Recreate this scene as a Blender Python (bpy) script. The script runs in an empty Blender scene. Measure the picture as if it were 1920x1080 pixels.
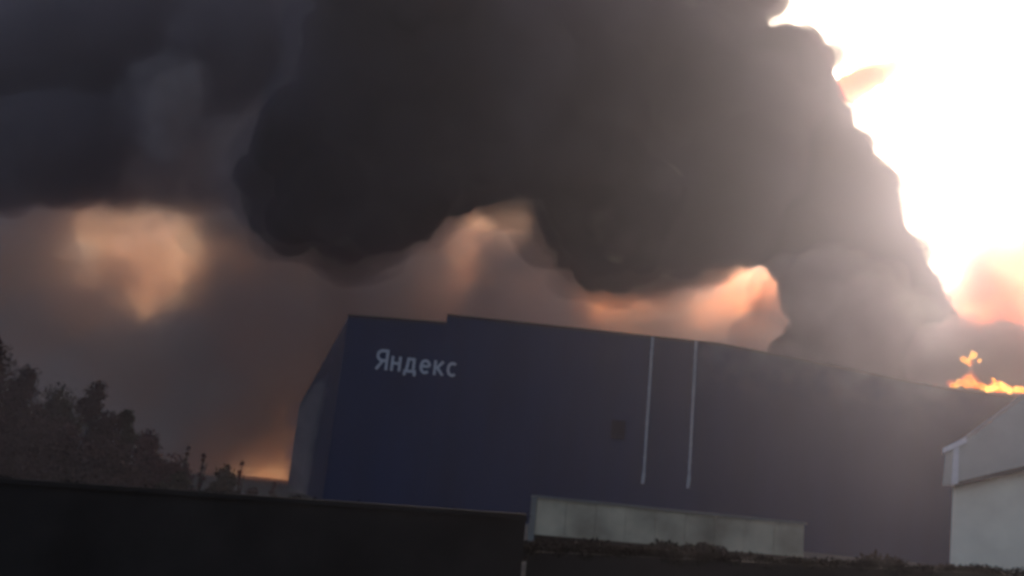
import bpy, bmesh, math, random
import numpy as np
from mathutils import Vector, Matrix

random.seed(7)
RNG = np.random.default_rng(7)
sc = bpy.context.scene
C = sc.collection
R = math.radians

# ------------------------------------------------------------------ camera
EYE = 3.0
PITCH, ROLL = R(12.9), R(5.8)
FPX = 1700.0                                   # focal length in photo pixels (1920 wide)
fw = Vector((0, math.cos(PITCH), math.sin(PITCH)))
u0 = Vector((0, -math.sin(PITCH), math.cos(PITCH)))
r0 = Vector((1, 0, 0))
rt = r0 * math.cos(ROLL) + u0 * math.sin(ROLL)
up = u0 * math.cos(ROLL) - r0 * math.sin(ROLL)
EYEPOS = Vector((0, 0, EYE))
cam = bpy.data.cameras.new('camera')
cam.sensor_width = 36.0
cam.lens = 36.0 * FPX / 1920.0
cam.clip_start, cam.clip_end = 0.1, 6000
cam.dof.use_dof = True                         # a phone focused too near: everything far is a little soft
cam.dof.focus_distance = 2.0
cam.dof.aperture_fstop = cam.lens / 1000.0 / 0.0074
camo = bpy.data.objects.new('camera', cam)
C.objects.link(camo)
camo.matrix_world = Matrix(((rt.x, up.x, -fw.x, 0), (rt.y, up.y, -fw.y, 0), (rt.z, up.z, -fw.z, EYE), (0, 0, 0, 1)))
sc.camera = camo

# ------------------------------------------------------------------ sky, sun, exposure
SUN_EL, SUN_AZ = R(19.0), R(28.0)              # azimuth clockwise from +Y: low, behind the smoke on the right
world = bpy.data.worlds.new('World')
sc.world = world
world.use_nodes = True
wn = world.node_tree
sky = wn.nodes.new('ShaderNodeTexSky')
sky.sky_type = 'NISHITA'
sky.sun_disc = False
sky.sun_elevation, sky.sun_rotation = SUN_EL, SUN_AZ
sky.dust_density, sky.air_density, sky.ozone_density = 6.0, 1.0, 1.0
wn.links.new(sky.outputs[0], wn.nodes['Background'].inputs[0])
wn.nodes['Background'].inputs[1].default_value = 0.15
sl = bpy.data.lights.new('sun', 'SUN')
sl.energy, sl.angle, sl.color = 3.4, R(0.5), (1.0, 0.85, 0.74)
so = bpy.data.objects.new('sun', sl)
C.objects.link(so)
sd = Vector((math.sin(SUN_AZ) * math.cos(SUN_EL), math.cos(SUN_AZ) * math.cos(SUN_EL), math.sin(SUN_EL)))
so.rotation_euler = (-sd).to_track_quat('-Z', 'Y').to_euler()
so.location = (60, 100, 200)
sc.view_settings.view_transform = 'Standard'
sc.view_settings.look = 'None'
sc.view_settings.gamma = 1.0
sc.view_settings.use_curve_mapping = False
sc.view_settings.exposure = 0.2
cy = sc.cycles
cy.volume_bounces = 3
cy.max_bounces = 8
cy.diffuse_bounces = 2
cy.use_denoising = True
cy.volume_step_rate = 1.0
cy.sample_clamp_indirect = 6.0


# ------------------------------------------------------------------ helpers
def ray(px, py):
    return rt * ((px - 960) / FPX) + up * (-(py - 540) / FPX) + fw


def at(px, py, y):
    """the place at forward distance y that the photo shows at this pixel"""
    d = ray(px, py)
    return EYEPOS + d * (y / d.y)


def px_of(p):
    d = Vector(p) - EYEPOS
    z = d.dot(fw)
    return 960 + FPX * d.dot(rt) / z, 540 - FPX * d.dot(up) / z


def tag(o, label=None, cat=None, group=None, kind=None):
    if label: o['label'] = label
    if cat: o['category'] = cat
    if group: o['group'] = group
    if kind: o['kind'] = kind
    return o


def link(name, me, mat=None, parent=None):
    o = bpy.data.objects.new(name, me)
    C.objects.link(o)
    if mat is not None and not me.materials: me.materials.append(mat)
    if parent is not None:
        o.parent = parent
        o.matrix_parent_inverse = parent.matrix_world.inverted() if False else Matrix.Translation(-parent.location)
    return o


def empty(name, loc=(0, 0, 0)):
    o = bpy.data.objects.new(name, None)
    C.objects.link(o)
    o.location = loc
    return o


class MB:
    def __init__(s): s.v, s.f = [], []

    def quad_box(s, pts):
        """8 corners: bottom four ccw, top four ccw"""
        k = len(s.v)
        s.v += [tuple(p) for p in pts]
        s.f += [tuple(k + i for i in q) for q in ((0, 3, 2, 1), (4, 5, 6, 7), (0, 1, 5, 4), (1, 2, 6, 5), (2, 3, 7, 6), (3, 0, 4, 7))]

    def box(s, a, b):
        (x0, y0, z0), (x1, y1, z1) = a, b
        s.quad_box([(x0, y0, z0), (x1, y0, z0), (x1, y1, z0), (x0, y1, z0), (x0, y0, z1), (x1, y0, z1), (x1, y1, z1), (x0, y1, z1)])

    def tube(s, pts, rad, n=8):
        pts = [Vector(p) for p in pts]
        rad = [rad] * len(pts) if isinstance(rad, (int, float)) else rad
        k0 = len(s.v)
        for i, p in enumerate(pts):
            d = (pts[min(i + 1, len(pts) - 1)] - pts[max(i - 1, 0)]).normalized()
            a = d.orthogonal().normalized()
            if i == 0: ref = a
            a = (ref - d * ref.dot(d)).normalized()
            b = d.cross(a)
            for j in range(n):
                t = 2 * math.pi * j / n
                s.v.append(tuple(p + (a * math.cos(t) + b * math.sin(t)) * rad[i]))
        for i in range(len(pts) - 1):
            for j in range(n):
                q = k0 + i * n
                s.f.append((q + j, q + (j + 1) % n, q + n + (j + 1) % n, q + n + j))
        s.f.append(tuple(k0 + j for j in range(n))[::-1])
        s.f.append(tuple(k0 + (len(pts) - 1) * n + j for j in range(n)))

    def mesh(s, name):
        me = bpy.data.meshes.new(name)
        me.from_pydata(s.v, [], s.f)
        me.update()
        return me

    def build(s, name, mat, parent=None): return link(name, s.mesh(name), mat, parent)


def mesh_np(name, v, f):
    me = bpy.data.meshes.new(name)
    v = np.asarray(v, np.float32); f = np.asarray(f, np.int32)
    n = f.shape[1]
    me.vertices.add(len(v)); me.vertices.foreach_set('co', v.ravel())
    me.loops.add(f.size); me.loops.foreach_set('vertex_index', f.ravel())
    me.polygons.add(len(f))
    me.polygons.foreach_set('loop_start', np.arange(0, f.size, n, dtype=np.int32))
    me.polygons.foreach_set('loop_total', np.full(len(f), n, np.int32))
    me.update(calc_edges=True)
    return me


# ---- noise on arrays of points
def _hash(ix, iy, iz, seed):
    h = (ix.astype(np.uint32) * np.uint32(374761393) + iy.astype(np.uint32) * np.uint32(668265263)
         + iz.astype(np.uint32) * np.uint32(2147483647) + np.uint32(seed * 974711 + 12345))
    h = (h ^ (h >> np.uint32(13))) * np.uint32(1274126177)
    h = (h ^ (h >> np.uint32(15))) * np.uint32(2246822519)
    return (h ^ (h >> np.uint32(16))).astype(np.float64) / 4294967296.0


def vnoise(p, seed=0):
    i = np.floor(p).astype(np.int64); f = p - i
    w = f * f * f * (f * (f * 6 - 15) + 10)
    o = 0
    for a in (0, 1):
        for b in (0, 1):
            for c in (0, 1):
                wt = (w[:, 0] if a else 1 - w[:, 0]) * (w[:, 1] if b else 1 - w[:, 1]) * (w[:, 2] if c else 1 - w[:, 2])
                o = o + wt * _hash(i[:, 0] + a, i[:, 1] + b, i[:, 2] + c, seed)
    return o * 2 - 1


def fbm(p, octv=4, seed=0):
    o, a, s = 0, 1.0, 0
    for k in range(octv):
        o = o + a * vnoise(p * (2.03 ** k) + 17.3 * k, seed + k); s += a; a *= 0.52
    return o / s


def puffs(p, seed=0):
    """rounded cauliflower bumps: 1 at a cell's middle, 0 in the creases"""
    i = np.floor(p).astype(np.int64); f = p - i
    best = np.full(len(p), 9.0)
    for a in (-1, 0, 1):
        for b in (-1, 0, 1):
            for c in (-1, 0, 1):
                jx, jy, jz = i[:, 0] + a, i[:, 1] + b, i[:, 2] + c
                q = np.stack([a + _hash(jx, jy, jz, seed), b + _hash(jx, jy, jz, seed + 71), c + _hash(jx, jy, jz, seed + 131)], 1) - f
                best = np.minimum(best, (q * q).sum(1))
    return np.sqrt(np.clip(1 - best, 0, 1))


# ------------------------------------------------------------------ materials
def nmat(name):
    m = bpy.data.materials.new(name)
    m.use_nodes = True
    return m, m.node_tree, m.node_tree.nodes['Principled BSDF']


def surf(name, col, rough=0.7, var=0.25, scale=2.0, bump=0.0, bscale=40.0, spec=0.3, stretch=(1, 1, 1), metal=0.0):
    m, t, b = nmat(name)
    tc = t.nodes.new('ShaderNodeTexCoord'); mp = t.nodes.new('ShaderNodeMapping')
    mp.inputs['Scale'].default_value = stretch
    t.links.new(tc.outputs['Object'], mp.inputs[0])
    n = t.nodes.new('ShaderNodeTexNoise'); n.inputs['Scale'].default_value = scale; n.inputs['Detail'].default_value = 6
    t.links.new(mp.outputs[0], n.inputs['Vector'])
    r = t.nodes.new('ShaderNodeValToRGB')
    r.color_ramp.elements[0].position, r.color_ramp.elements[1].position = 0.3, 0.72
    r.color_ramp.elements[0].color = tuple(c * (1 - var) for c in col) + (1,)
    r.color_ramp.elements[1].color = tuple(min(1, c * (1 + var)) for c in col) + (1,)
    t.links.new(n.outputs['Fac'], r.inputs[0]); t.links.new(r.outputs[0], b.inputs['Base Color'])
    b.inputs['Roughness'].default_value = rough
    b.inputs['Metallic'].default_value = metal
    b.inputs['Specular IOR Level'].default_value = spec
    if bump:
        n2 = t.nodes.new('ShaderNodeTexNoise'); n2.inputs['Scale'].default_value = bscale; n2.inputs['Detail'].default_value = 5
        t.links.new(mp.outputs[0], n2.inputs['Vector'])
        bp = t.nodes.new('ShaderNodeBump'); bp.inputs['Strength'].default_value = bump
        t.links.new(n2.outputs['Fac'], bp.inputs['Height']); t.links.new(bp.outputs[0], b.inputs['Normal'])
    return m


def smoke_mat(name, density, albedo, aniso=0.3, ext=(1, 1, 1), glow=None):
    """even smoke: extinction = density * ext per channel, of which the share albedo is scattered"""
    m = bpy.data.materials.new(name)
    m.use_nodes = True
    t = m.node_tree
    t.nodes.remove(t.nodes['Principled BSDF'])
    out = t.nodes['Material Output']
    s = t.nodes.new('ShaderNodeVolumeScatter'); a = t.nodes.new('ShaderNodeVolumeAbsorption'); ad = t.nodes.new('ShaderNodeAddShader')
    sig_s = [density * e * w for e, w in zip(ext, albedo)]
    sig_a = [density * e * (1 - w) for e, w in zip(ext, albedo)]
    ms = max(max(sig_s), 1e-9); s.inputs['Density'].default_value = ms
    s.inputs['Color'].default_value = tuple(x / ms for x in sig_s) + (1,)
    s.inputs['Anisotropy'].default_value = aniso
    ma = max(max(sig_a), 1e-9) * 1.0001; a.inputs['Density'].default_value = ma
    a.inputs['Color'].default_value = tuple(1 - x / ma for x in sig_a) + (1,)
    t.links.new(s.outputs[0], ad.inputs[0]); t.links.new(a.outputs[0], ad.inputs[1])
    last = ad
    if glow:
        e = t.nodes.new('ShaderNodeEmission'); e.inputs['Color'].default_value = glow[0] + (1,); e.inputs['Strength'].default_value = glow[1]
        a2 = t.nodes.new('ShaderNodeAddShader')
        t.links.new(last.outputs[0], a2.inputs[0]); t.links.new(e.outputs[0], a2.inputs[1]); last = a2
    t.links.new(last.outputs[0], out.inputs['Volume'])
    return m


def drift(m, axis_lo, axis_hi, scale=0.25, lo=0.38, hi=0.68, step=0.5):
    """make a smoke uneven: clumps, and thinning out from height axis_hi down to axis_lo (metres)"""
    t = m.node_tree
    tc = t.nodes.new('ShaderNodeTexCoord')
    n_ = t.nodes.new('ShaderNodeTexNoise'); n_.inputs['Scale'].default_value = scale; n_.inputs['Detail'].default_value = 3
    mr = t.nodes.new('ShaderNodeMapRange'); mr.interpolation_type = 'SMOOTHSTEP'
    mr.inputs['From Min'].default_value, mr.inputs['From Max'].default_value = lo, hi
    t.links.new(tc.outputs['Object'], n_.inputs['Vector']); t.links.new(n_.outputs['Fac'], mr.inputs['Value'])
    sp = t.nodes.new('ShaderNodeSeparateXYZ'); t.links.new(tc.outputs['Object'], sp.inputs[0])
    mz = t.nodes.new('ShaderNodeMapRange'); mz.interpolation_type = 'SMOOTHSTEP'
    mz.inputs['From Min'].default_value, mz.inputs['From Max'].default_value = axis_lo, axis_hi
    t.links.new(sp.outputs['Z'], mz.inputs['Value'])
    mu = t.nodes.new('ShaderNodeMath'); mu.operation = 'MULTIPLY'
    t.links.new(mr.outputs[0], mu.inputs[0]); t.links.new(mz.outputs[0], mu.inputs[1])
    for nd in list(t.nodes):
        if nd.type in ('VOLUME_SCATTER', 'VOLUME_ABSORPTION'):
            k = t.nodes.new('ShaderNodeMath'); k.operation = 'MULTIPLY'; k.inputs[1].default_value = nd.inputs['Density'].default_value
            t.links.new(mu.outputs[0], k.inputs[0]); t.links.new(k.outputs[0], nd.inputs['Density'])
    m.cycles.volume_step_rate = step
    return m


def cladding(name, col, rough=0.55, pitch=1.1, var=0.18, rib=0.4):
    """profiled steel sheet: upright ribs as fine relief, dusty streaks"""
    m, t, b = nmat(name)
    tc = t.nodes.new('ShaderNodeTexCoord')
    mp = t.nodes.new('ShaderNodeMapping'); mp.inputs['Scale'].default_value = (0.25, 0.25, 0.035)
    t.links.new(tc.outputs['Object'], mp.inputs[0])
    n = t.nodes.new('ShaderNodeTexNoise'); n.inputs['Scale'].default_value = 1.2; n.inputs['Detail'].default_value = 7
    t.links.new(mp.outputs[0], n.inputs['Vector'])
    r = t.nodes.new('ShaderNodeValToRGB')
    r.color_ramp.elements[0].position, r.color_ramp.elements[1].position = 0.3, 0.75
    r.color_ramp.elements[0].color = tuple(c * (1 - var) for c in col) + (1,)
    r.color_ramp.elements[1].color = tuple(c * (1 + var) for c in col) + (1,)
    t.links.new(n.outputs['Fac'], r.inputs[0]); t.links.new(r.outputs[0], b.inputs['Base Color'])
    b.inputs['Roughness'].default_value = rough
    b.inputs['Specular IOR Level'].default_value = 0.1
    w = t.nodes.new('ShaderNodeTexWave'); w.wave_type = 'BANDS'; w.bands_direction = 'X'
    w.inputs['Scale'].default_value = 1.0 / pitch
    t.links.new(tc.outputs['Object'], w.inputs['Vector'])
    bp = t.nodes.new('ShaderNodeBump'); bp.inputs['Strength'].default_value = rib; bp.inputs['Distance'].default_value = 0.05
    t.links.new(w.outputs['Fac'], bp.inputs['Height']); t.links.new(bp.outputs[0], b.inputs['Normal'])
    return m


M = {}
M['ground'] = surf('dusty_soil', (0.10, 0.084, 0.07), 0.95, 0.4, 0.15, 0.5, 3.0)
M['navy'] = cladding('navy_steel_cladding', (0.009, 0.023, 0.072))
M['coping'] = surf('dark_red_brown_coping', (0.035, 0.018, 0.018), 0.6)
M['roofing'] = surf('grey_roofing', (0.06, 0.06, 0.06), 0.9)
M['pale_pipe'] = surf('pale_zinc_pipe', (0.38, 0.38, 0.42), 0.5, 0.15)
M['letter'] = surf('pale_grey_letter', (0.46, 0.47, 0.54), 0.5, 0.1)
M['dark_vent'] = surf('dark_vent', (0.006, 0.010, 0.028), 0.9, spec=0.1)
M['black_wall'] = surf('black_concrete', (0.024, 0.020, 0.019), 0.95, 0.35, 0.6, 0.4, 8.0, 0.1)
M['shed_clad'] = surf('weathered_pale_panel', (0.43, 0.36, 0.27), 0.85, 0.5, 0.35, 0.2, 6.0, 0.2)
M['shed_trim'] = surf('light_grey_trim', (0.17, 0.17, 0.165), 0.7, 0.15)
M['white_wall'] = surf('off_white_render', (0.94, 0.81, 0.67), 0.85, 0.08, 0.6, 0.1, 20, 0.2)
M['grey_fascia'] = surf('grey_metal_fascia', (0.50, 0.45, 0.41), 0.6, 0.12, 0.5, 0.05, 10, 0.3)
M['white_trim'] = surf('white_painted_trim', (0.82, 0.74, 0.76), 0.6, 0.08)
M['soffit'] = surf('brown_grey_soffit', (0.05, 0.044, 0.042), 0.8)
M['bark'] = surf('dark_bark', (0.035, 0.025, 0.02), 0.95, 0.3, 6, 0.5, 20)


def leaf_mat(name, col):
    m, t, b = nmat(name)
    g = t.nodes.new('ShaderNodeNewGeometry')
    r = t.nodes.new('ShaderNodeValToRGB')
    r.color_ramp.elements[0].color = tuple(c * 0.6 for c in col) + (1,)
    r.color_ramp.elements[1].color = tuple(c * 1.45 for c in col) + (1,)
    t.links.new(g.outputs['Random Per Island'], r.inputs[0]); t.links.new(r.outputs[0], b.inputs['Base Color'])
    b.inputs['Roughness'].default_value = 0.8
    b.inputs['Specular IOR Level'].default_value = 0.0
    return m


M['leaf_brown'] = leaf_mat('brown_leaf', (0.060, 0.036, 0.034))
M['leaf_olive'] = leaf_mat('olive_leaf', (0.056, 0.045, 0.033))
M['leaf_red'] = leaf_mat('reddish_leaf', (0.085, 0.040, 0.040))
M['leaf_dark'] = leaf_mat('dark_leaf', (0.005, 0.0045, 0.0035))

M['smoke_core'] = surf('soot_core', (0.03, 0.026, 0.028), 1.0, 0.2, 0.05, 0, 1, 0.0)
SOOT = (0.17, 0.143, 0.172)
M['soot_thick'] = smoke_mat('thick_soot_smoke', 0.45, SOOT, 0.3)
M['soot_veil'] = smoke_mat('soot_veil', 0.042, (0.27, 0.23, 0.265), 0.35)
M['purple_smoke'] = smoke_mat('purple_grey_smoke', 0.10, (0.37, 0.31, 0.335), 0.35, (1.0, 1.04, 1.02))
M['purple_veil'] = smoke_mat('purple_grey_veil', 0.028, (0.44, 0.385, 0.41), 0.4)
M['brown_smoke'] = smoke_mat('brown_grey_smoke', 0.017, (0.935, 0.912, 0.90), 0.25, (1.0, 1.0, 1.0))
M['brown_uneven'] = drift(smoke_mat('uneven_brown_smoke', 0.022, (0.94, 0.915, 0.905), 0.3, (0.98, 1.01, 1.02)), -9000, -8000, 0.034, 0.43, 0.62, 0.4)
M['ember_smoke'] = drift(smoke_mat('orange_brown_smoke', 0.034, (0.80, 0.68, 0.60), 0.5, (0.64, 1.09, 1.42)), -9000, -8000, 0.024, 0.25, 0.75, 0.35)
M['thin_smoke'] = smoke_mat('thin_drifting_smoke', 0.055, (0.8, 0.70, 0.70), 0.4, (0.95, 1.03, 1.02))
M['spill_smoke'] = smoke_mat('spilling_smoke', 0.028, (0.8, 0.71, 0.71), 0.4, (0.95, 1.03, 1.02))
M['tree_smoke'] = smoke_mat('faint_smoke', 0.008, (0.7, 0.6, 0.6), 0.3)
M['pink_smoke'] = drift(smoke_mat('pink_smoke', 0.10, (0.74, 0.60, 0.57), 0.5, (0.78, 1.06, 1.14)), -9000, -8000, 0.06, 0.25, 0.75, 0.4)
M['base_smoke'] = drift(smoke_mat('mauve_smoke', 0.42, (0.56, 0.44, 0.45), 0.4, (0.92, 1.05, 1.05)), -9000, -8000, 0.11, 0.30, 0.60, 0.4)
M['pale_veil'] = drift(smoke_mat('pale_uneven_veil', 0.026, (0.66, 0.58, 0.62), 0.3), -9000, -8000, 0.032, 0.44, 0.68, 0.5)
M['pale_wisp'] = drift(smoke_mat('pale_wisp_smoke', 0.034, (0.88, 0.80, 0.79), 0.3), -9000, -8000, 0.16, 0.36, 0.66, 0.5)
M['shoulder_smoke'] = drift(smoke_mat('shoulder_smoke', 0.11, (0.44, 0.36, 0.37), 0.35, (0.95, 1.03, 1.03)), -9000, -8000, 0.075, 0.32, 0.62, 0.4)
M['lit_patch_wisp'] = drift(smoke_mat('lit_patch_smoke', 0.13, (0.92, 0.80, 0.78), 0.3), -9000, -8000, 0.14, 0.38, 0.64, 0.5)  # the plume's lit patch, put into a paler and denser smoke
M['ember_wisp'] = smoke_mat('pink_wisp', 0.30, (0.45, 0.36, 0.36), 0.6, (0.55, 1.2, 1.5))


# ------------------------------------------------------------------ the ground
g = MB()
g.v = [(-570, -60, 0), (570, -60, 0), (570, 720, 0), (-570, 720, 0)]; g.f = [(0, 1, 2, 3)]
tag(g.build('ground', M['ground']), 'bare dusty ground between the walls and the burning warehouse', kind='structure')

# ------------------------------------------------------------------ the burning warehouse
FY = 115.0                                     # the facade stands square to the line of sight


def fx(px, py): return at(px, py, FY)


xL = fx(628, 770).x                            # left corner
zL = fx(655, 594).z                            # top of the low left bay
xS = fx(837, 600).x
zM = fx(960, 604).z                            # top of the main part
xA = fx(1404, 660).x
zA = fx(1600, 712).z                           # lower right-hand wing
xR = fx(1990, 800).x
far = at(548, 850, 275.0)                      # far left corner of the receding side wall
SLX, SLY = far.x, 275.0
wh = empty('warehouse', (xL, FY, 0))
tag(wh, 'huge dark navy steel-clad warehouse with smoke pouring from its roof', 'warehouse')


def prism(x0, x1, z1, y_back, x0b=None, z0=0.0):
    m = MB(); xb = x0 if x0b is None else x0b
    m.quad_box([(x0, FY, z0), (x1, FY, z0), (x1, y_back, z0), (xb, y_back, z0), (x0, FY, z1), (x1, FY, z1), (x1, y_back, z1), (xb, y_back, z1)])
    return m


def bay(name, pts, y0, y1, mat, xb0=None):
    """a stretch of the building between a ground line and the roof line pts [(x, z) ...], y0 to y1"""
    n_ = len(pts)
    bot = [(pts[0][0], 0.0), (pts[-1][0], 0.0)]
    ring = [bot[0], bot[1]] + pts[::-1]
    sh = (lambda x: x if xb0 is None or x > pts[0][0] + 0.01 else xb0)
    v_ = [(x, y0, z) for x, z in ring] + [(sh(x), y1, z) for x, z in ring]
    k = len(ring)
    f_ = [tuple(range(k)), tuple(range(2 * k - 1, k - 1, -1))] + [(i, k + i, k + (i + 1) % k, (i + 1) % k) for i in range(k)]
    me_ = bpy.data.meshes.new(name); me_.from_pydata(v_, [], f_); me_.update()
    bm_ = bmesh.new(); bm_.from_mesh(me_); bmesh.ops.recalc_face_normals(bm_, faces=bm_.faces); bm_.to_mesh(me_); bm_.free()
    return link(name, me_, mat, wh)


def ridge_strip(name, pts, mat):
    m_ = MB()
    for (xa, za), (xb, zb) in zip(pts[:-1], pts[1:]):
        m_.quad_box([(xa, FY - 0.12, za + 0.003), (xb, FY - 0.12, zb + 0.003), (xb, FY + 0.5, zb + 0.003), (xa, FY + 0.5, za + 0.003),
                     (xa, FY - 0.12, za + 0.30), (xb, FY - 0.12, zb + 0.30), (xb, FY + 0.5, zb + 0.30), (xa, FY + 0.5, za + 0.30)])
    return m_.build(name, mat, wh)


bay('wall', [(xL, zL), (xS - 0.002, fx(834, 608).z)], FY, SLY, M['navy'], SLX)
line = [(fx(px, py).x, fx(px, py).z) for px, py in ((838, 593), (1120, 623), (1345, 647), (1480, 672), (1640, 705), (1780, 733), (1860, 743), (1990, 756))]
bay('wall', line, FY, SLY, M['navy'])
ridge_strip('coping', [(xL - 0.1, zL), (xS - 0.003, fx(834, 608).z)], M['coping'])
ridge_strip('coping', line, M['coping'])
for pxt, pyt, pxb, pyb in ((1225, 634, 1205, 884), (1308, 641, 1288, 892)):
    a, b = fx(pxt, pyt), fx(pxb, pyb)
    x = (a.x + b.x) / 2
    m = MB(); m.tube([(x, FY - 0.16, a.z + 0.1), (x, FY - 0.16, b.z)], 0.17, 10)
    d = m.build('downpipe', M['pale_pipe'], wh)
    m = MB(); m.tube([(x, FY - 0.16, b.z), (x, FY - 0.2, b.z - 0.35), (x - 0.12, FY - 0.32, b.z - 1.5)], [0.2, 0.24, 0.2], 10)
    m.build('pipe_shoe', M['pale_pipe'], d)
    for k in range(4):
        zz = b.z + (a.z - b.z) * (0.1 + 0.26 * k)
        m = MB(); m.box((x - 0.24, FY - 0.10, zz - 0.05), (x + 0.24, FY - 0.001, zz + 0.05)); m.build('pipe_bracket', M['pale_pipe'], d)
v = fx(1159, 806)
vt = MB(); vt.box((v.x - 0.9, FY - 0.10, v.z - 1.2), (v.x + 0.9, FY - 0.002, v.z + 1.2)); vo = vt.build('vent', M['dark_vent'], wh)
for k in range(6):
    m = MB(); zz = v.z - 1.0 + k * 0.38
    m.quad_box([(v.x - 0.8, FY - 0.2, zz), (v.x + 0.8, FY - 0.2, zz), (v.x + 0.8, FY - 0.101, zz + 0.2), (v.x - 0.8, FY - 0.101, zz + 0.2),
                (v.x - 0.8, FY - 0.2, zz + 0.04), (v.x + 0.8, FY - 0.2, zz + 0.04), (v.x + 0.8, FY - 0.101, zz + 0.24), (v.x - 0.8, FY - 0.101, zz + 0.24)])
    m.build('louvre', M['dark_vent'], vo)

# lettering
sg0, sg1 = fx(703, 692), fx(853, 711)
sign = empty('lettering_sign', (sg0.x, FY - 0.05, sg0.z))
tag(sign, 'pale grey raised lettering high on the left of the navy wall', 'sign')
cap = fx(718, 655).z - fx(716, 693).z
wtot = sg1.x - sg0.x


def arc(cx, cz, rx, rz, a0, a1, k=12):
    return [(cx + rx * math.cos(R(a0 + (a1 - a0) * i / k)), cz + rz * math.sin(R(a0 + (a1 - a0) * i / k))) for i in range(k + 1)]


ST = 0.125                                      # stroke, in capital heights
GLYPHS = [                                      # width and strokes of each letter, drawn on a unit capital
    (0.58, [[(0.52, 0), (0.52, 1)], [(0.46, 0.94)] + arc(0.30, 0.70, 0.24, 0.24, 90, 270) + [(0.46, 0.46)], [(0.30, 0.41), (0.05, 0.0)]]),
    (0.48, [[(0.06, 0), (0.06, 0.72)], [(0.42, 0), (0.42, 0.72)], [(0.125, 0.38), (0.355, 0.38)]]),
    (0.60, [[(0.0, 0.06), (0.60, 0.06)], [(0.06, -0.005), (0.06, -0.16)], [(0.54, -0.005), (0.54, -0.16)], [(0.13, 0.125), (0.17, 0.40), (0.19, 0.66), (0.455, 0.66)], [(0.46, 0.125), (0.46, 0.72)]]),
    (0.52, [[(0.08, 0.38), (0.45, 0.38)], arc(0.265, 0.36, 0.205, 0.30, 5, 315, 18)]),
    (0.48, [[(0.06, 0), (0.06, 0.72)], [(0.44, 0.70), (0.17, 0.37), (0.46, 0.01)]]),
    (0.44, [arc(0.27, 0.36, 0.21, 0.30, 50, 310, 16)]),
]
gap = 0.15
tot = sum(g_[0] for g_ in GLYPHS) + gap * 5
sx = wtot / tot
cur = 0.0
for wd_, strokes in GLYPHS:
    m = MB()
    for si, pl in enumerate(strokes):
        P_ = [Vector((x, z)) for x, z in pl]
        L_, R_ = [], []
        for i, p in enumerate(P_):
            d0 = (P_[min(i + 1, len(P_) - 1)] - P_[max(i - 1, 0)]).normalized()
            nn = Vector((-d0.y, d0.x)) * ST / 2
            if 0 < i < len(P_) - 1:
                d1 = (P_[i + 1] - P_[i]).normalized(); nn /= max(0.6, abs(d1.dot(d0)))
            L_.append(p + nn); R_.append(p - nn)
        k = len(m.v); n_ = len(P_); yf = -0.14 - 0.006 * si
        for y_ in (yf, 0.045):
            for q in (L_, R_): m.v += [((cur + c_.x) * sx, y_, c_.y * cap) for c_ in q]
        for i in range(n_ - 1):
            a_, b_, c_, d_ = k + i, k + i + 1, k + n_ + i + 1, k + n_ + i
            m.f += [(a_, b_, c_, d_), (a_ + 2 * n_, d_ + 2 * n_, c_ + 2 * n_, b_ + 2 * n_), (a_, a_ + 2 * n_, b_ + 2 * n_, b_), (d_, c_, c_ + 2 * n_, d_ + 2 * n_)]
        m.f += [(k, k + n_, k + 3 * n_, k + 2 * n_), (k + n_ - 1, k + 3 * n_ - 1, k + 4 * n_ - 1, k + 2 * n_ - 1)]
    me = m.mesh('letter')
    bm = bmesh.new(); bm.from_mesh(me); bmesh.ops.recalc_face_normals(bm, faces=bm.faces); bm.to_mesh(me); bm.free()
    o = link('letter', me, M['letter']); o.parent = sign
    cur += wd_ + gap

# ------------------------------------------------------------------ low pale shed in front
SY = 52.0


def sx_(px, py): return at(px, py, SY)


a, b = sx_(1008, 930), sx_(1508, 978)
zt = (a.z + b.z) / 2
shed = empty('low_shed', (a.x, SY, 0))
tag(shed, 'low shed with a stained pale panels under a flat roof before the navy wall', 'shed')
n = 9
zb0, zb1 = sx_(1010, 1003).z, sx_(1495, 1044).z
for i in range(n):
    x0, x1 = a.x + (b.x - a.x) * i / n, a.x + (b.x - a.x) * (i + 1) / n
    za_, zc_ = zb0 + (zb1 - zb0) * i / n, zb0 + (zb1 - zb0) * (i + 1) / n
    yo = SY + (0.02 if i % 2 else 0)
    m = MB(); m.quad_box([(x0 + 0.012, yo, za_), (x1 - 0.012, yo, zc_), (x1 - 0.012, yo + 0.12, zc_), (x0 + 0.012, yo + 0.12, za_),
                          (x0 + 0.012, yo, zt - 0.14), (x1 - 0.012, yo, zt - 0.14), (x1 - 0.012, yo + 0.12, zt - 0.14), (x0 + 0.012, yo + 0.12, zt - 0.14)])
    m.build('panel', M['shed_clad'], shed)
m = MB(); m.box((a.x - 0.03, SY + 5.5, 0.0), (b.x + 0.03, SY + 5.7, zt - 0.145)); m.build('wall', M['black_wall'], shed)  # inner walls and soffit coloured black, standing in for shade under the roof
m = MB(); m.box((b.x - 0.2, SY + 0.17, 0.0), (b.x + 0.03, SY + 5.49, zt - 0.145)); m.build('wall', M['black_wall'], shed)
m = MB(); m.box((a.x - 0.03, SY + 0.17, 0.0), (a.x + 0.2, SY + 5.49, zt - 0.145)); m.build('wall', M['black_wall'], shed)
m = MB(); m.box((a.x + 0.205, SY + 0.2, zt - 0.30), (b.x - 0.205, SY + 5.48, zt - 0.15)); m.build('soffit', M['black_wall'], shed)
m = MB(); m.box((a.x - 0.12, SY - 0.12, zt - 0.137), (b.x + 0.12, SY + 5.9, zt)); m.build('roof', M['shed_trim'], shed)
m = MB(); m.box((a.x - 0.33, SY - 0.10, 0), (a.x - 0.003, SY + 0.15, zt - 0.14)); m.build('corner_post', M['shed_trim'], shed)

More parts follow.
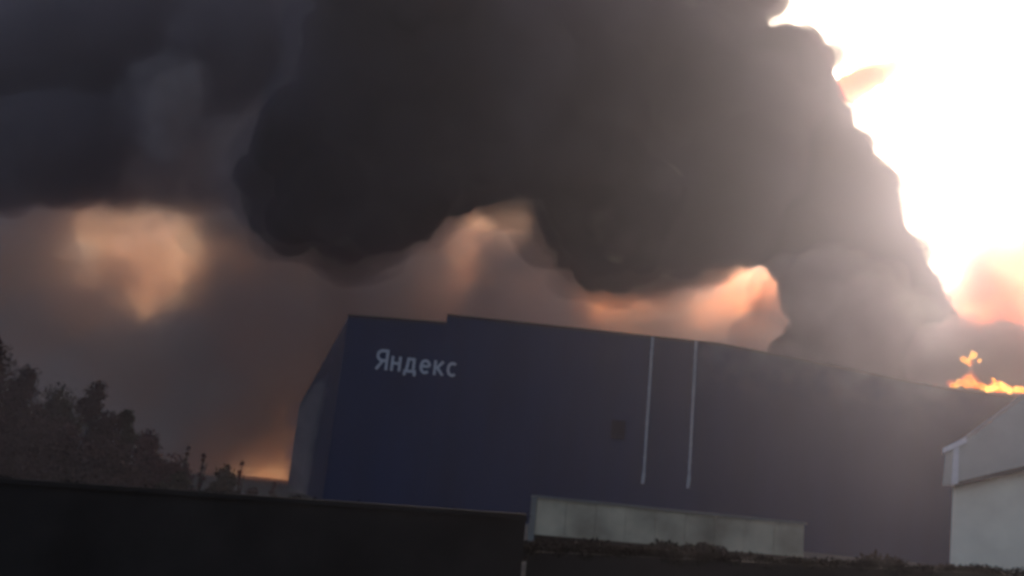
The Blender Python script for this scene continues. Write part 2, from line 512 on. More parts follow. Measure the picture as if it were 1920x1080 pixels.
# ------------------------------------------------------------------ white shed on the right
WY = 60.0
WN = Vector((math.sin(R(28)), math.cos(R(28)), 0))    # its front is turned towards the street corner
wl = at(1787, 990, WY)
ws = empty('white_building', (wl.x, WY, 0))
tag(ws, 'off-white gabled building with a deep grey fascia at the right edge', 'building')


def front(name, pts, y0, y1, mat):
    """a slab whose outline stands in the front plane, from y0 back to y1"""
    q = [EYEPOS + ray(px, py) * (WN.dot(Vector((wl.x, WY, 0))) / WN.dot(ray(px, py))) for px, py in pts]
    bm = bmesh.new()
    va = [bm.verts.new((p.x + WN.x * y0, p.y + WN.y * y0, max(p.z, 0))) for p in q]; vb = [bm.verts.new((p.x + WN.x * y1, p.y + WN.y * y1, max(p.z, 0))) for p in q]
    bm.faces.new(va); bm.faces.new(vb[::-1])
    for i in range(len(q)): bm.faces.new((va[i], vb[i], vb[(i + 1) % len(q)], va[(i + 1) % len(q)]))
    bmesh.ops.recalc_face_normals(bm, faces=bm.faces)
    me = bpy.data.meshes.new(name); bm.to_mesh(me); bm.free()
    o_ = link(name, me, mat); o_.parent = ws; o_.location = (-wl.x, -WY, 0)
    return o_


front('wall', [(1787, 904), (1779, 1150), (2300, 1200), (2300, 800)], 0.0, 16, M['white_wall'])
front('soffit', [(1789, 914), (1789, 902), (2300, 784), (2300, 797)], -0.7, -0.003, M['soffit'])
front('fascia', [(1797, 904), (1797, 838), (1925, 744), (2300, 690), (2300, 785)], -0.75, -0.1, M['grey_fascia'])
front('end_board', [(1768, 911), (1773, 852), (1788, 846), (1783, 910)], -0.78, -0.1, M['grey_fascia'])
front('corner_trim', [(1784, 911), (1789, 838), (1799, 838), (1797, 908)], -0.88, -0.12, M['white_trim'])
front('cap_trim', [(1768, 853), (1769, 843), (1812, 822), (1814, 832)], -0.95, -0.08, M['white_trim'])
front('roof', [(1800, 833), (1800, 827), (1925, 735), (2300, 680), (2300, 686), (1925, 741)], -0.6, 16, M['grey_fascia'])

# ------------------------------------------------------------------ black wall along the bottom left
BY = 18.0
p0, p1 = at(-140, 896, BY), at(986, 974, BY)
w = empty('boundary_wall', (p0.x, BY, 0))
tag(w, 'long black wall across the bottom left in front of the trees', 'wall', None, 'thing')
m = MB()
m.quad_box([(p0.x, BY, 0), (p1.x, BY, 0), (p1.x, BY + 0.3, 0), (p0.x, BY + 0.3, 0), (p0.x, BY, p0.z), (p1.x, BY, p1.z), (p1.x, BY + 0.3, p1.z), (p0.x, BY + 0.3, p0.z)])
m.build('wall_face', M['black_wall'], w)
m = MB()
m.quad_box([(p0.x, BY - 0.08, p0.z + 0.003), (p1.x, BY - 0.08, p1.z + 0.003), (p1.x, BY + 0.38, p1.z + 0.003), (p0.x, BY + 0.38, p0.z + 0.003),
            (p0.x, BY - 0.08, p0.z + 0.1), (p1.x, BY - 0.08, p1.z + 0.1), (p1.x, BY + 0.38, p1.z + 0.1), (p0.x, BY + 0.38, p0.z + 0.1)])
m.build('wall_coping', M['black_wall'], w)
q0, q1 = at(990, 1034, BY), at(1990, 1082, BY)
lw_o = empty('dark_band_wall', (q0.x, BY, 0))  # added wall, its black stands in for the shade below the shed
tag(lw_o, 'low black wall added as the dark band along the bottom edge in front of the low shed', 'wall', None, 'thing')
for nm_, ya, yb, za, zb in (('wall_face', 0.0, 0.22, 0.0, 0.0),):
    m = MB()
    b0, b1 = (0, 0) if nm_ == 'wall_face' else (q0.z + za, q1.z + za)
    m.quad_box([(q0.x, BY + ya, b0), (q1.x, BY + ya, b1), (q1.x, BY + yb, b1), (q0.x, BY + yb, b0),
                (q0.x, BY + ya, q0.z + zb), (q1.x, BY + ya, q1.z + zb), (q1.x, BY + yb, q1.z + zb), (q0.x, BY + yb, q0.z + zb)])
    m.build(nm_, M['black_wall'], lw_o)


# ------------------------------------------------------------------ trees and bushes
def leaves(blobs, n, size, seed):
    """small leaf faces spread through a set of (centre, radii) lumps"""
    r = np.random.default_rng(seed)
    vol = np.array([b[1][0] * b[1][1] * b[1][2] for b in blobs]) ** 0.8
    idx = r.choice(len(blobs), n, p=vol / vol.sum())
    c = np.array([list(b[0]) for b in blobs])[idx]; rad = np.array([list(b[1]) for b in blobs])[idx]
    d = r.normal(size=(n, 3)); d /= np.linalg.norm(d, axis=1, keepdims=True)
    p = c + d * rad * (r.random((n, 1)) ** 0.6) * (0.85 + 0.3 * r.random((n, 1)))
    a = r.normal(size=(n, 3)); a /= np.linalg.norm(a, axis=1, keepdims=True)
    b = np.cross(a, r.normal(size=(n, 3))); b /= np.linalg.norm(b, axis=1, keepdims=True)
    s = size * (0.6 + 0.8 * r.random((n, 1)))
    v = np.stack([p - a * s, p + b * s * 0.45, p + a * s, p - b * s * 0.45], 1).reshape(-1, 3)
    return mesh_np('crown', v, np.arange(n * 4).reshape(-1, 4))


def tree(name, label, cat, base, h, w_, mat, seed, nl=5000, size=0.16, group=None, trunk_share=0.35, lumps=16):
    r = random.Random(seed)
    t = empty(name, base); tag(t, label, cat, group)
    m = MB()
    top = Vector((r.uniform(-.2, .2), 0, h * 0.8))
    m.tube([(0, 0, -0.1), (r.uniform(-.1, .1), 0, h * 0.3), tuple(top)], [0.035 * h * 0.6 + .03, 0.022 * h * 0.6 + .02, 0.02], 8)
    bl = []
    for i in range(lumps):
        zf = trunk_share + (1 - trunk_share) * (i + 0.5) / lumps
        prof = math.sin(math.pi * min(1, 0.22 + 0.80 * (zf - trunk_share) / (1 - trunk_share))) ** 0.7
        ang = r.uniform(0, 6.28); rr = w_ * 0.5 * prof * r.uniform(0.25, 0.95)
        c = Vector((math.cos(ang) * rr, math.sin(ang) * rr, h * zf * r.uniform(0.9, 1.0)))
        s = w_ * r.uniform(0.13, 0.24)
        bl.append((c, (s, s, s * r.uniform(0.7, 1.15))))
        m.tube([(0, 0, c.z * 0.6), tuple(c * 0.55 + Vector((0, 0, c.z * 0.32))), tuple(c)], [0.05, 0.035, 0.012], 5)
    mm = m.mesh('trunk'); o = link('trunk', mm, M['bark']); o.parent = t
    me = leaves(bl, nl, size, seed); me.materials.append(mat)
    o = link('crown', me); o.parent = t
    return t


def stand(px, y, py=900): p = at(px, py, y); return (p.x, y, 0)


def top_h(px, py, y): return at(px, py, y).z


tl = 'trees behind the black wall'
for px, py, y, wd, mat, lab, sd_, nl in (
    (-10, 640, 47, 5.4, 'leaf_brown', 'tallest brown-leaved tree at the left edge behind the black wall', 1, 15000),
    (52, 696, 52, 4.2, 'leaf_brown', 'brown tree close behind the tallest left-hand tree', 9, 11000),
    (110, 742, 50, 4.2, 'leaf_olive', 'olive-brown tree between the tallest trees and the one with the pointed top', 2, 11000),
    (186, 722, 46, 2.6, 'leaf_brown', 'dark tree with a pointed top behind the black wall', 3, 10000),
    (75, 800, 43, 6.0, 'leaf_brown', 'low broad tree in front of the tallest left-hand tree', 8, 15000),
    (238, 762, 55, 2.2, 'leaf_olive', 'narrow tree just right of the pointed-top tree', 4, 7000),
    (278, 822, 48, 2.8, 'leaf_red', 'small reddish round-topped tree at the end of the row', 5, 9000)):
    b_ = stand(px, y, py); tree('tree', lab, 'tree', b_, top_h(px, py, y), wd, M[mat], sd_, nl, 0.10, tl, 0.2, 26)
tree('bush', 'reddish bush below the small round-topped tree behind the wall', 'bush', stand(318, 45), top_h(318, 868, 45), 3.0, M['leaf_red'], 11, 3500, 0.11, 'bushes behind the black wall', 0.1)
tree('bush', 'low olive bush under the two thin saplings', 'bush', stand(335, 44), top_h(350, 893, 44), 2.6, M['leaf_olive'], 12, 3000, 0.11, 'bushes behind the black wall', 0.1)
tree('bush', 'rounded dark bush right of the two thin saplings', 'bush', stand(420, 43.5), top_h(415, 884, 43.5), 2.3, M['leaf_olive'], 13, 4000, 0.10, 'bushes behind the black wall', 0.1)
tree('bush', 'small brown bush at the foot of the lone sapling', 'bush', stand(473, 43), top_h(470, 912, 43), 1.3, M['leaf_brown'], 14, 1500, 0.09, 'bushes behind the black wall', 0.1)
tree('bush', 'broad low bush filling the foot of the tall trees', 'bush', stand(190, 42.5), top_h(200, 850, 42.5), 5.5, M['leaf_brown'], 15, 7000, 0.12, 'bushes behind the black wall', 0.05)
tree('bush', 'low scrubby bush nearest the left corner of the warehouse', 'bush', stand(560, 43), top_h(556, 932, 43), 1.6, M['leaf_brown'], 16, 1800, 0.09, 'bushes behind the black wall', 0.1)
for px, py, wd, lab, sd_ in ((346, 828, 0.42, 'left one of the two thin saplings rising over the bushes', 21), (378, 838, 0.42, 'right one of the two thin saplings rising over the bushes', 22),
                             (519, 898, 0.42, 'lone reddish sapling close to the warehouse corner', 24), (452, 862, 0.4, 'sapling behind the rounded dark bush', 23)):
    tree('sapling', lab, 'sapling', stand(px - 3, 44.5), top_h(px, py, 44.5), wd, M['leaf_red'], sd_, 700, 0.08, 'saplings behind the black wall', 0.12, 14)
# dark undergrowth in front of the low shed and on to the white building
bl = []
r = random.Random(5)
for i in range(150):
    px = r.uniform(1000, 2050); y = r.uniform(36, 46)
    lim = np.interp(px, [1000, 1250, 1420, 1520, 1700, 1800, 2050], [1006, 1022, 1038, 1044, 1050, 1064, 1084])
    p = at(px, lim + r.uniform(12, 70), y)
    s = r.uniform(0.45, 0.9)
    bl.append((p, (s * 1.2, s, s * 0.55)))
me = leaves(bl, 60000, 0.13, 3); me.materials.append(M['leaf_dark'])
tag(link('undergrowth', me), 'near-black scrub below the low shed', kind='stuff')


# rank weeds along the top of the black wall
bl = []
r = random.Random(15)
for i in range(170):
    px = r.uniform(-140, 980); q = (px + 140) / 1126
    p = at(px, 896 + 78 * q + r.uniform(-5, 8) - (6 * r.random() if px < 600 else 0), BY + 0.55)
    s = r.uniform(0.03, 0.11)
    bl.append((p, (s * 2.2, s, s)))
for i in range(260):
    px = r.uniform(990, 1990); q = (px - 990) / 1000
    p = at(px, 1034 + 48 * q + r.uniform(-9, 7), BY + r.uniform(-0.06, 0.35))
    s = r.uniform(0.03, 0.12)
    bl.append((p, (s * 2.2, s, s)))
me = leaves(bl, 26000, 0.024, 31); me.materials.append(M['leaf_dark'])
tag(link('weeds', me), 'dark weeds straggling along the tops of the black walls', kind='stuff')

# ------------------------------------------------------------------ smoke
def poly_dist(poly, q):
    """signed distance of the points q to the outline, positive inside"""
    P = np.asarray(poly, float); d = np.full(len(q), 1e9); ins_ = np.zeros(len(q), bool)
    for i in range(len(P)):
        a_, b_ = P[i], P[(i + 1) % len(P)]
        e = b_ - a_; t_ = np.clip(((q - a_) @ e) / (e @ e), 0, 1)
        d = np.minimum(d, np.linalg.norm(q - (a_ + t_[:, None] * e), axis=1))
        c = ((a_[1] > q[:, 1]) != (b_[1] > q[:, 1]))
        xx = a_[0] + (q[:, 1] - a_[1]) * (b_[0] - a_[0]) / (b_[1] - a_[1] + 1e-12)
        ins_ ^= c & (q[:, 0] < xx)
    return np.where(ins_, d, -d)


def lumps_in(poly, depth, spread, rmax, rmin, n, seed, holes=(), spacing=0.5, inset=0.0):
    """lumps (x, y, z, r) whose mass has this outline seen from the street; depth(px, py) is where its middle hangs"""
    r = np.random.default_rng(seed)
    P = np.asarray(poly, float)
    q = r.uniform(P.min(0), P.max(0), (n, 2))
    d = poly_dist(poly, q)
    for h in holes: d = np.minimum(d, -poly_dist(h, q))
    d = d - inset
    q, d = q[d > 2], d[d > 2]
    out = []
    order = np.argsort(-d * r.uniform(0.6, 1.0, len(d)))
    kept = np.empty((0, 3))
    for i in order:
        y0 = depth(*q[i])
        rad = min(d[i] * y0 / FPX, rmax)
        if rad < rmin: continue
        if len(kept):
            s = np.hypot(kept[:, 0] - q[i, 0], kept[:, 1] - q[i, 1])
            if (s < spacing * np.minimum(kept[:, 2], rad * FPX / y0)).any(): continue
        kept = np.vstack([kept, [q[i, 0], q[i, 1], rad * FPX / y0]])
        p = at(q[i, 0], q[i, 1], y0 + r.uniform(-1, 1) * max(0, spread - rad * 0.3))
        out.append((p.x, p.y, p.z, rad))
    return out


def rim_lumps(poly, depth, rlo, rhi, seed, keep=lambda x, y: True, jit=2.0, sink=0.72):
    """rounded heads along the outline of a billowing body, big and small, each about where the edge turns"""
    r = random.Random(seed); out = []
    P = [Vector((p_[0], p_[1])) for p_ in poly]
    area = sum(P[i].x * P[(i + 1) % len(P)].y - P[(i + 1) % len(P)].x * P[i].y for i in range(len(P)))
    for i in range(len(P)):
        a_, b_ = P[i], P[(i + 1) % len(P)]
        e = b_ - a_; L = e.length; e = e / L
        nrm = Vector((-e.y, e.x)) * (1 if area > 0 else -1)
        t_ = r.uniform(0, rlo)
        while t_ < L:
            rad = rlo + (rhi - rlo) * r.random() ** 1.6
            c = a_ + e * t_ + nrm * rad * (sink + r.uniform(0, 0.25))
            if keep(c.x, c.y):
                y0 = depth(c.x, c.y); p = at(c.x, c.y, y0 + r.uniform(-jit, jit))
                out.append((p.x, p.y, p.z, rad * y0 / FPX))
            t_ += rad * r.uniform(0.9, 1.5)
    return out


_ico = None


def ico():
    global _ico
    if _ico is None:
        bm = bmesh.new(); bmesh.ops.create_icosphere(bm, subdivisions=2, radius=1.0)
        _ico = (np.array([v_.co[:] for v_ in bm.verts]), np.array([[x.index for x in f_.verts] for f_ in bm.faces])); bm.free()
    return _ico


def remesh(me, voxel):
    o = bpy.data.objects.new('tmp', me); C.objects.link(o)
    md = o.modifiers.new('r', 'REMESH'); md.mode = 'VOXEL'; md.voxel_size = voxel; md.use_smooth_shade = True
    out = bpy.data.meshes.new_from_object(o.evaluated_get(bpy.context.evaluated_depsgraph_get()))
    bpy.data.objects.remove(o); bpy.data.meshes.remove(me)
    return out


def billow(name, lumps, voxel, grow=0.0, puff=(), rough=(), seed=0, mat=None, parent=None, squash=1.0):
    """one closed body of smoke: lumps fused, then swollen into puffs (size, height) and frayed (size, height)"""
    iv, if_ = ico()
    vs, fs, k = [], [], 0
    for x, y, z, rad in lumps:
        rr = rad + grow
        if rr < voxel * 0.9: continue
        vs.append(iv * (rr * np.array([1, squash, 1])) + (x, y, z)); fs.append(if_ + k); k += len(iv)
    me = remesh(mesh_np(name, np.vstack(vs), np.vstack(fs)), voxel)
    if puff or rough:
        n_ = len(me.vertices)
        co = np.empty(n_ * 3, np.float32); me.vertices.foreach_get('co', co); co = co.reshape(-1, 3).astype(float)
        no = np.empty(n_ * 3, np.float32); me.vertex_normals.foreach_get('vector', no); no = no.reshape(-1, 3).astype(float)
        dsp = np.zeros(n_)
        for i, (s, hgt) in enumerate(puff):
            dsp += (puffs(co / s + 50, seed + 10 * i) - 0.45) * hgt
        for i, (s, hgt) in enumerate(rough):
            dsp += fbm(co / s + 80, 4, seed + 300 + 10 * i) * hgt
        co = co + no * dsp[:, None]
        me.vertices.foreach_set('co', co.astype(np.float32).ravel()); me.update()
        me = remesh(me, voxel)
    me.name = name
    me.materials.clear()
    return link(name, me, mat, parent)


# main plume: from the burning right-hand roof, up and away to the left
def d_main(px, py): return 205 - 0.02 * (1800 - px) - 0.03 * (600 - py)


MAIN = [(1490, -120), (1476, -40), (1470, 5), (1450, 42), (1505, 42), (1540, 52), (1582, 98), (1566, 142), (1600, 205), (1640, 292), (1676, 322),
        (1680, 380), (1692, 432), (1742, 490), (1776, 552), (1800, 615), (1790, 690), (1690, 760), (1500, 740), (1455, 650), (1480, 600), (1470, 540), (1450, 500), (1420, 482), (1330, 497), (1230, 512), (1140, 535), (1080, 520), (1040, 450), (1005, 372), (880, 372), (790, 430),
        (720, 470), (650, 482), (600, 447), (530, 462), (480, 420), (442, 330), (500, 220), (560, 100), (600, -120)]
SLIT = [(1205, 330), (1262, 318), (1255, 350), (1215, 400), (1190, 450), (1150, 475), (1128, 420), (1150, 370)]
lm_ = lumps_in(MAIN, d_main, 26, 10.5, 2.2, 5000, 41, (), 0.42, 14)
lm_ += [tuple(at(px, py, d_main(px, py))) + (rr * d_main(px, py) / FPX,) for px, py, rr in
        ((1508, 79, 34), (1558, 107, 25), (1583, 212, 22), (1610, 268, 26), (1650, 342, 32), (1668, 390, 20), (1679, 430, 18), (1711, 482, 30), (1744, 532, 31), (1768, 602, 33), (1450, -6, 28))]
lm_ += rim_lumps(MAIN, d_main, 10, 36, 8, lambda x, y: y > 300 and x < 1500 or x > 1700 and y > 560, 5)
lm_ += rim_lumps(MAIN, d_main, 7, 20, 12, lambda x, y: y > 260 and x < 1500, 9, 0.45)
lm_ += rim_lumps(MAIN, d_main, 7, 15, 9, lambda x, y: x > 1440 and y < 640, 3, 0.9)
plume = billow('smoke_plume', [l for l in lm_ if l[3] > 8], 2.2, -5.0, (), ((14, 3.0),), 3, M['smoke_core'])
tag(plume, 'thick black smoke plume rolling up from the burning roof across the sky', 'smoke plume', kind='stuff')
billow('thick_smoke', lm_, 0.65, -1.1, ((7.0, 3.0), (3.0, 2.2), (1.6, 0.8)), ((24, 2.0), (6, 1.4)), 4, M['soot_thick'], plume)
lm2 = lumps_in(MAIN, d_main, 26, 15, 2.0, 2200, 43, (), 0.42, 10) + rim_lumps(MAIN, d_main, 14, 40, 18, lambda x, y: y > 300, 12)
lv_ = [l for l in lm2 if px_of(l[:3])[0] < 1470 - 0.25 * px_of(l[:3])[1]]
billow('smoke_veil', lv_, 1.4, 0.8, ((10, 6.0), (4.5, 4.0)), ((18, 7.0), (7, 6.0), (3, 2.5)), 9, M['soot_veil'], plume)
billow('smoke_veil', [l for l in lv_ if px_of(l[:3])[0] < 1180], 2.0, 2.5, ((13, 6.0),), ((22, 9.0), (8, 6.0)), 13, M['pale_veil'], plume)


# older smoke drifting off to the left
def d_left(px, py): return 215 - 0.03 * (500 - px) * 0.3


LEFT = [(920, -120), (860, 60), (740, 190), (540, 310), (500, 345), (430, 388), (345, 372), (255, 402), (200, 395), (130, 388), (20, 398), (-220, 410), (-260, 40), (-130, 30), (10, -90), (40, -130)]
LSLITS = ([(290, 150), (360, 120), (350, 190), (335, 270), (290, 270), (270, 200)], [(415, 250), (475, 205), (490, 240), (445, 310), (415, 310)],
          [(250, 290), (340, 300), (400, 350), (330, 365), (260, 350)])
ll = lumps_in(LEFT, d_left, 22, 15, 2.0, 1800, 17, LSLITS, 0.45, 12) + rim_lumps(LEFT, d_left, 12, 40, 28, lambda x, y: y > 180, 6)
lw_ = lumps_in(LEFT, d_left, 22, 15, 2.0, 1500, 18, (), 0.45)
left = billow('smoke_bank', ll, 1.5, -1.0, ((9, 3.5),), ((24, 5.0), (8, 3.0), (3.5, 1.0)), 21, M['purple_smoke'])
tag(left, 'purple-grey smoke bank hanging over the trees on the left', 'smoke', kind='stuff')
billow('smoke_veil', lw_, 1.8, -0.5, ((10, 3.5),), ((20, 6.0), (8, 4.0), (3.5, 1.2)), 29, M['purple_veil'], left)
billow('smoke_veil', lw_, 2.0, 3.0, ((14, 5.0),), ((26, 9.0), (9, 6.0)), 31, M['pale_veil'], left)


# brown-grey smoke low behind the warehouse and over the fields, with torn gaps
def d_back(px, py): return 330 + 0.02 * px


BACK = [(-300, 200), (150, 120), (350, -160), (1000, -160), (1250, 200), (1500, 300), (1650, 420), (1800, 560), (1830, 760), (1500, 760), (700, 800), (600, 860), (420, 880), (330, 960), (-300, 960)]
GAPS = [[(95, 440), (125, 405), (180, 395), (235, 400), (225, 450), (190, 480), (140, 490)],
        [(245, 385), (300, 375), (345, 380), (390, 440), (415, 480), (380, 545), (320, 560), (260, 520), (235, 450)],
        [(235, 530), (300, 540), (320, 580), (280, 615), (245, 605)],
        [(862, 430), (870, 375), (905, 370), (915, 400), (900, 450), (890, 530), (860, 540)],
        [(925, 375), (1000, 375), (1005, 400), (960, 405)],
        [(1270, 540), (1330, 500), (1400, 482), (1462, 500), (1450, 560), (1390, 615), (1300, 610)],
        [(1060, 565), (1130, 550), (1215, 545), (1200, 590), (1100, 600)],
        [(1478, 525), (1540, 508), (1562, 555), (1520, 590), (1480, 565)],
        [(430, 865), (480, 835), (555, 840), (560, 935), (520, 965), (440, 935)]]
lb = lumps_in(BACK, d_back, 45, 26, 4, 2000, 77, GAPS, 0.45)
lb2 = lumps_in(BACK, d_back, 45, 26, 4, 1200, 78, (), 0.45)
back = billow('smoke_bank', lb, 2.4, -3.0, ((14, 5.0),), ((30, 9.0), (11, 9.0), (5, 4.0)), 33, M['brown_smoke'])
tag(back, 'brown-grey smoke bank low behind the warehouse with torn bright gaps', 'smoke', kind='stuff')
billow('smoke_veil', lb, 2.4, 1.0, ((16, 6.0),), ((34, 12.0), (12, 10.0), (5, 5.0)), 35, M['brown_smoke'], back)
billow('smoke_veil', lb, 2.6, 0.0, ((20, 7.0),), ((40, 14.0), (14, 12.0), (6, 5.0)), 37, M['brown_smoke'], back)
billow('smoke_veil', lb2, 3.0, -3.0, ((18, 6.0),), ((36, 14.0), (12, 6.0)), 39, M['brown_uneven'], back)


# thin far smoke that lets the low sun through orange
def d_far(px, py): return 520


FARB = [(-500, 360), (300, 330), (700, 350), (1000, 340), (1400, 440), (1720, 560), (1790, 520), (1830, 430), (1880, 385), (1960, 400), (2100, 420), (2200, 600), (2200, 1000), (-500, 1000)]
lf = lumps_in(FARB, d_far, 60, 42, 8, 900, 55, (), 0.45)
fs_ = billow('smoke_bank', lf, 4.0, 0, ((30, 7.0),), ((40, 10.0), (14, 4.0)), 61, M['ember_smoke'])
tag(fs_, 'thin far smoke glowing orange and pink in front of the low sun', 'smoke', kind='stuff')

# pink smoke low over the right end of the roof, and the grey base of the column behind the flames
PINK = [(1775, 560), (1830, 480), (1875, 405), (1960, 375), (2200, 370), (2200, 800), (1780, 800)]
lp_ = lumps_in(PINK, lambda x, y: 290, 16, 14, 3, 500, 23, (), 0.42)
o = billow('smoke_bank', lp_, 1.6, 0, ((10, 4.0),), ((16, 5.0), (6, 2.5)), 91, M['pink_smoke'])
tag(o, 'salmon pink smoke at the right edge beyond the roof flames', 'smoke', kind='stuff')
BASE = [(1720, 760), (1740, 640), (1800, 596), (1870, 600), (1902, 640), (1912, 700), (1918, 770)]
lp_ = lumps_in(BASE, lambda x, y: 150, 6, 5, 0.8, 400, 24, (), 0.42)
o = billow('smoke_bank', lp_, 0.6, 0.3, ((4, 2.5),), ((7, 4.0), (2.5, 2.0)), 93, M['base_smoke'])
tag(o, 'mauve grey smoke rising right behind the roof flames', 'smoke', kind='stuff')

SHO = [(1330, 655), (1400, 590), (1450, 520), (1530, 470), (1620, 480), (1700, 560), (1760, 700), (1600, 730), (1450, 690)]
lp_ = lumps_in(SHO, lambda x, y: 156, 8, 7, 1.0, 500, 27, (), 0.42)
o = billow('smoke_bank', lp_, 0.8, 0.6, ((5, 2.5),), ((9, 4.0), (3, 2.0)), 97, M['shoulder_smoke'])
tag(o, 'grey-pink smoke softening the foot of the black plume over the sloping roof', 'smoke', kind='stuff')

# paler torn wisps hanging before the dark masses
for k_, (poly_, dep_, lab_) in enumerate((
        (SLIT, 163, 'pale slanting wisp of smoke added for the lit patch of the black plume above the middle of the warehouse'),
        ([(255, 140), (330, 110), (375, 140), (350, 215), (330, 290), (285, 280), (250, 200)], 178, 'faint pale wisp high before the purple-grey smoke on the left'),
        ([(405, 260), (470, 200), (500, 225), (460, 300), (425, 340), (400, 310)], 176, 'pale upright streak of smoke beside the left lobe of the black plume'))):
    lw = lumps_in(poly_, lambda x, y: dep_, 3, 7, 1.0, 300, 60 + k_, (), 0.4)
    o = billow('smoke_wisp', lw, 0.7, 1.2, ((4, 2.0),), ((7, 4.0), (2.5, 1.5)), 130 + k_, M['lit_patch_wisp' if k_ == 0 else 'pale_wisp'])
    tag(o, lab_, 'smoke', kind='stuff')

# pale pink wisp beside the plume
WISP = [(1570, 150), (1620, 130), (1680, 112), (1690, 125), (1650, 160), (1600, 190), (1575, 180)]
lw = lumps_in(WISP, lambda x, y: 215, 3, 4, 0.8, 400, 5, (), 0.4)
o = billow('smoke_wisp', lw, 0.6, 0.8, (), ((5, 2.0), (2, 0.6)), 71, M['ember_wisp'])
tag(o, 'small pale pink wisp of smoke beside the upper right edge of the black plume', 'smoke', kind='stuff')

# smoke spilling over the roof edge, nearer than the facade
SPILL = [(1330, 640), (1480, 540), (1640, 540), (1760, 590), (1960, 590), (1960, 790), (1820, 810), (1700, 800), (1560, 790), (1420, 740)]
ls = lumps_in(SPILL, lambda x, y: 113.5, 3, 5, 0.6, 500, 15, (), 0.4)
o = billow('smoke_wisp', ls, 0.8, 1.0, ((6, 2.0),), ((9, 4.0), (3.0, 2.0)), 81, drift(M['spill_smoke'], fx(1600, 800).z, fx(1600, 690).z))
tag(o, 'thin grey smoke spilling over the right-hand roof edge of the warehouse', 'smoke', kind='stuff')
# and creeping down beside the left corner
SPL = [(655, 600), (640, 690), (660, 800), (630, 960), (520, 960), (530, 760), (575, 715), (610, 660)]
ls = lumps_in(SPL, lambda x, y: 128 + (655 - x) * 0.4, 6, 4.5, 0.8, 400, 16, (), 0.4)
o = billow('smoke_wisp', ls, 0.7, -0.8, (), ((7, 2.0), (2.5, 0.6)), 85, M['thin_smoke'])
tag(o, 'thin smoke drifting along the left side wall of the warehouse', 'smoke', kind='stuff')

LOWS = [(-250, 690), (60, 650), (240, 720), (330, 800), (560, 880), (600, 960), (-250, 960)]
ls = lumps_in(LOWS, lambda x, y: 34, 4, 2.2, 0.3, 500, 19, (), 0.4)
o = billow('smoke_wisp', ls, 0.35, 0.3, (), ((4, 1.5), (1.5, 0.5)), 87, M['tree_smoke'])
tag(o, 'faint smoke drifting in front of the trees behind the black wall', 'smoke', kind='stuff')

# ------------------------------------------------------------------ fire on the roof


def flame_mat(name, s):
    m, t, b = nmat(name)
    t.nodes.remove(b)
    tc = t.nodes.new('ShaderNodeTexCoord'); n_ = t.nodes.new('ShaderNodeTexNoise'); n_.inputs['Scale'].default_value = 0.9; n_.inputs['Detail'].default_value = 3
    r_ = t.nodes.new('ShaderNodeValToRGB')
    r_.color_ramp.elements[0].position, r_.color_ramp.elements[1].position = 0.35, 0.62
    r_.color_ramp.elements[0].color = (1.0, 0.17, 0.02, 1); r_.color_ramp.elements[1].color = (1.0, 0.50, 0.10, 1)
    e = t.nodes.new('ShaderNodeEmission'); e.inputs['Strength'].default_value = s
    t.links.new(tc.outputs['Object'], n_.inputs['Vector']); t.links.new(n_.outputs['Fac'], r_.inputs[0]); t.links.new(r_.outputs[0], e.inputs['Color'])
    t.links.new(e.outputs[0], t.nodes['Material Output'].inputs['Surface'])
    return m


M['flame'] = flame_mat('flame', 1.15)
M['flame_hot'] = flame_mat('hot_flame', 2.4)
M['fire_glow'] = smoke_mat('self_glowing_smoke', 0.05, (0.85, 0.55, 0.4), 0.2, (0.8, 1.1, 1.2), ((1.0, 0.14, 0.03), 0.42))  # halo of the flames, put in as smoke that emits light itself
FD = FY - 0.9


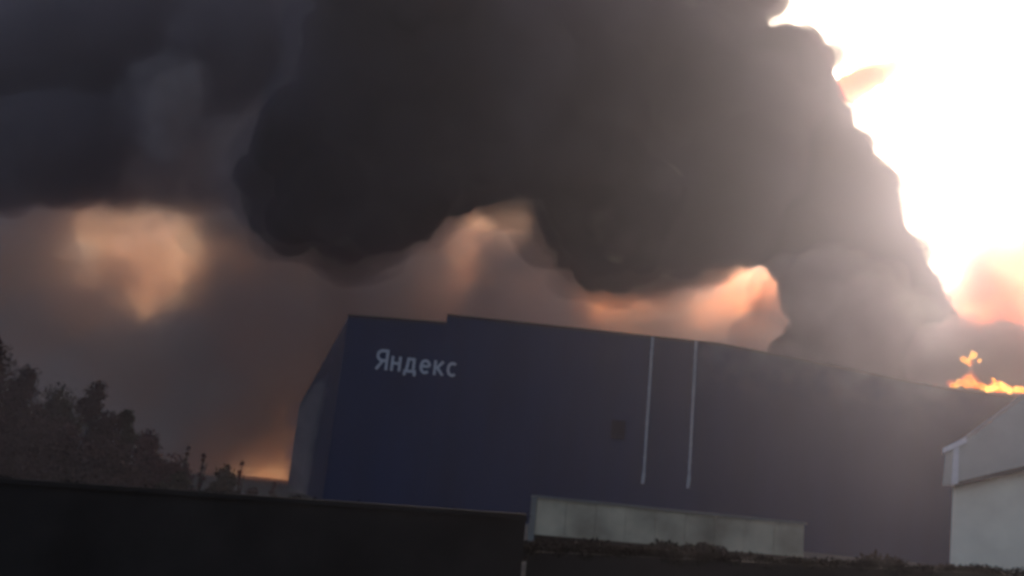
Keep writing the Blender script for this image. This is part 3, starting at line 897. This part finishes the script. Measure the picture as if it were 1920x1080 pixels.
def fire(name, label, spots, mat, seed, group=None, vox=0.09):
    lp = []; rq = random.Random(seed)
    for px, py, rp in spots:
        p = at(px, py, FD + 2.2); r_ = rp * FD / FPX
        lp.append((p.x, p.y, p.z, r_ * 0.8))
        for q in range(rq.randint(1, 3)):           # tongues licking up and leaning left
            hx, hz = rq.uniform(-0.9, 0.3), rq.uniform(0.6, 1.5)
            ox = rq.uniform(-0.8, 0.8) * r_
            for k in range(6):
                f_ = (k + 1) / 6
                lp.append((p.x + ox + hx * r_ * f_ * f_, p.y + rq.uniform(-.2, .2), p.z + hz * r_ * f_, max(vox, r_ * 0.62 * (1 - f_) + 0.07)))
    o = billow(name, lp, vox, 0.0, (), ((0.9, 0.35), (0.4, 0.16)), seed, mat)
    return tag(o, label, 'fire', group)


fire('flame', 'long low yellow flame burning along the roof edge', [(x, 730 + (x - 1780) * 0.07 - h - 7, r_ * 1.15) for x, h, r_ in
     ((1784, 1, 4), (1794, 3, 6), (1803, 6, 8), (1812, 7, 10), (1822, 6, 8), (1832, 2, 6), (1842, 0, 5))], M['flame'], 3, 'flames on the warehouse roof')
fire('flame', 'whitest hottest flame at the right end of the burning roof edge', [(x, 731 + (x - 1780) * 0.07 - h - 7, r_ * 1.15) for x, h, r_ in
     ((1850, 0, 6), (1860, 3, 9), (1870, 4, 10), (1880, 2, 8), (1892, 0, 5), (1906, 0, 4), (1920, 1, 5), (1935, 1, 5))], M['flame_hot'], 5, 'flames on the warehouse roof')
fire('fireball', 'ragged orange tuft of fire floating above the roof flames', [(1814, 676, 9), (1824, 668, 8), (1808, 673, 5), (1818, 685, 5), (1835, 677, 4.5)], M['flame'], 9, 'flames on the warehouse roof')
lp = []
for px, py, rp in ((1755, 724, 9), (1785, 718, 13), (1810, 712, 15), (1822, 698, 10), (1835, 714, 15), (1860, 718, 14), (1885, 726, 11), (1910, 732, 10), (1821, 676, 15)):
    p = at(px, py, FD + 3.0); lp.append((p.x, p.y, p.z, rp * FD / FPX))
o = billow('fire_glow', lp, 0.35, 0.0, (), ((3, 1.0),), 95, M['fire_glow'])
tag(o, 'red-orange halo of smoke given its own glow around the flames on the roof', 'smoke', kind='stuff')

# ------------------------------------------------------------------ hazy air
HZ = MB(); HZ.box((-580, -70, -1.0), (580, 730, 260.0))
hm = smoke_mat('hazy_air', 0.00055, (0.88, 0.84, 0.92), 0.76)
tag(HZ.build('haze', hm), kind='stuff')
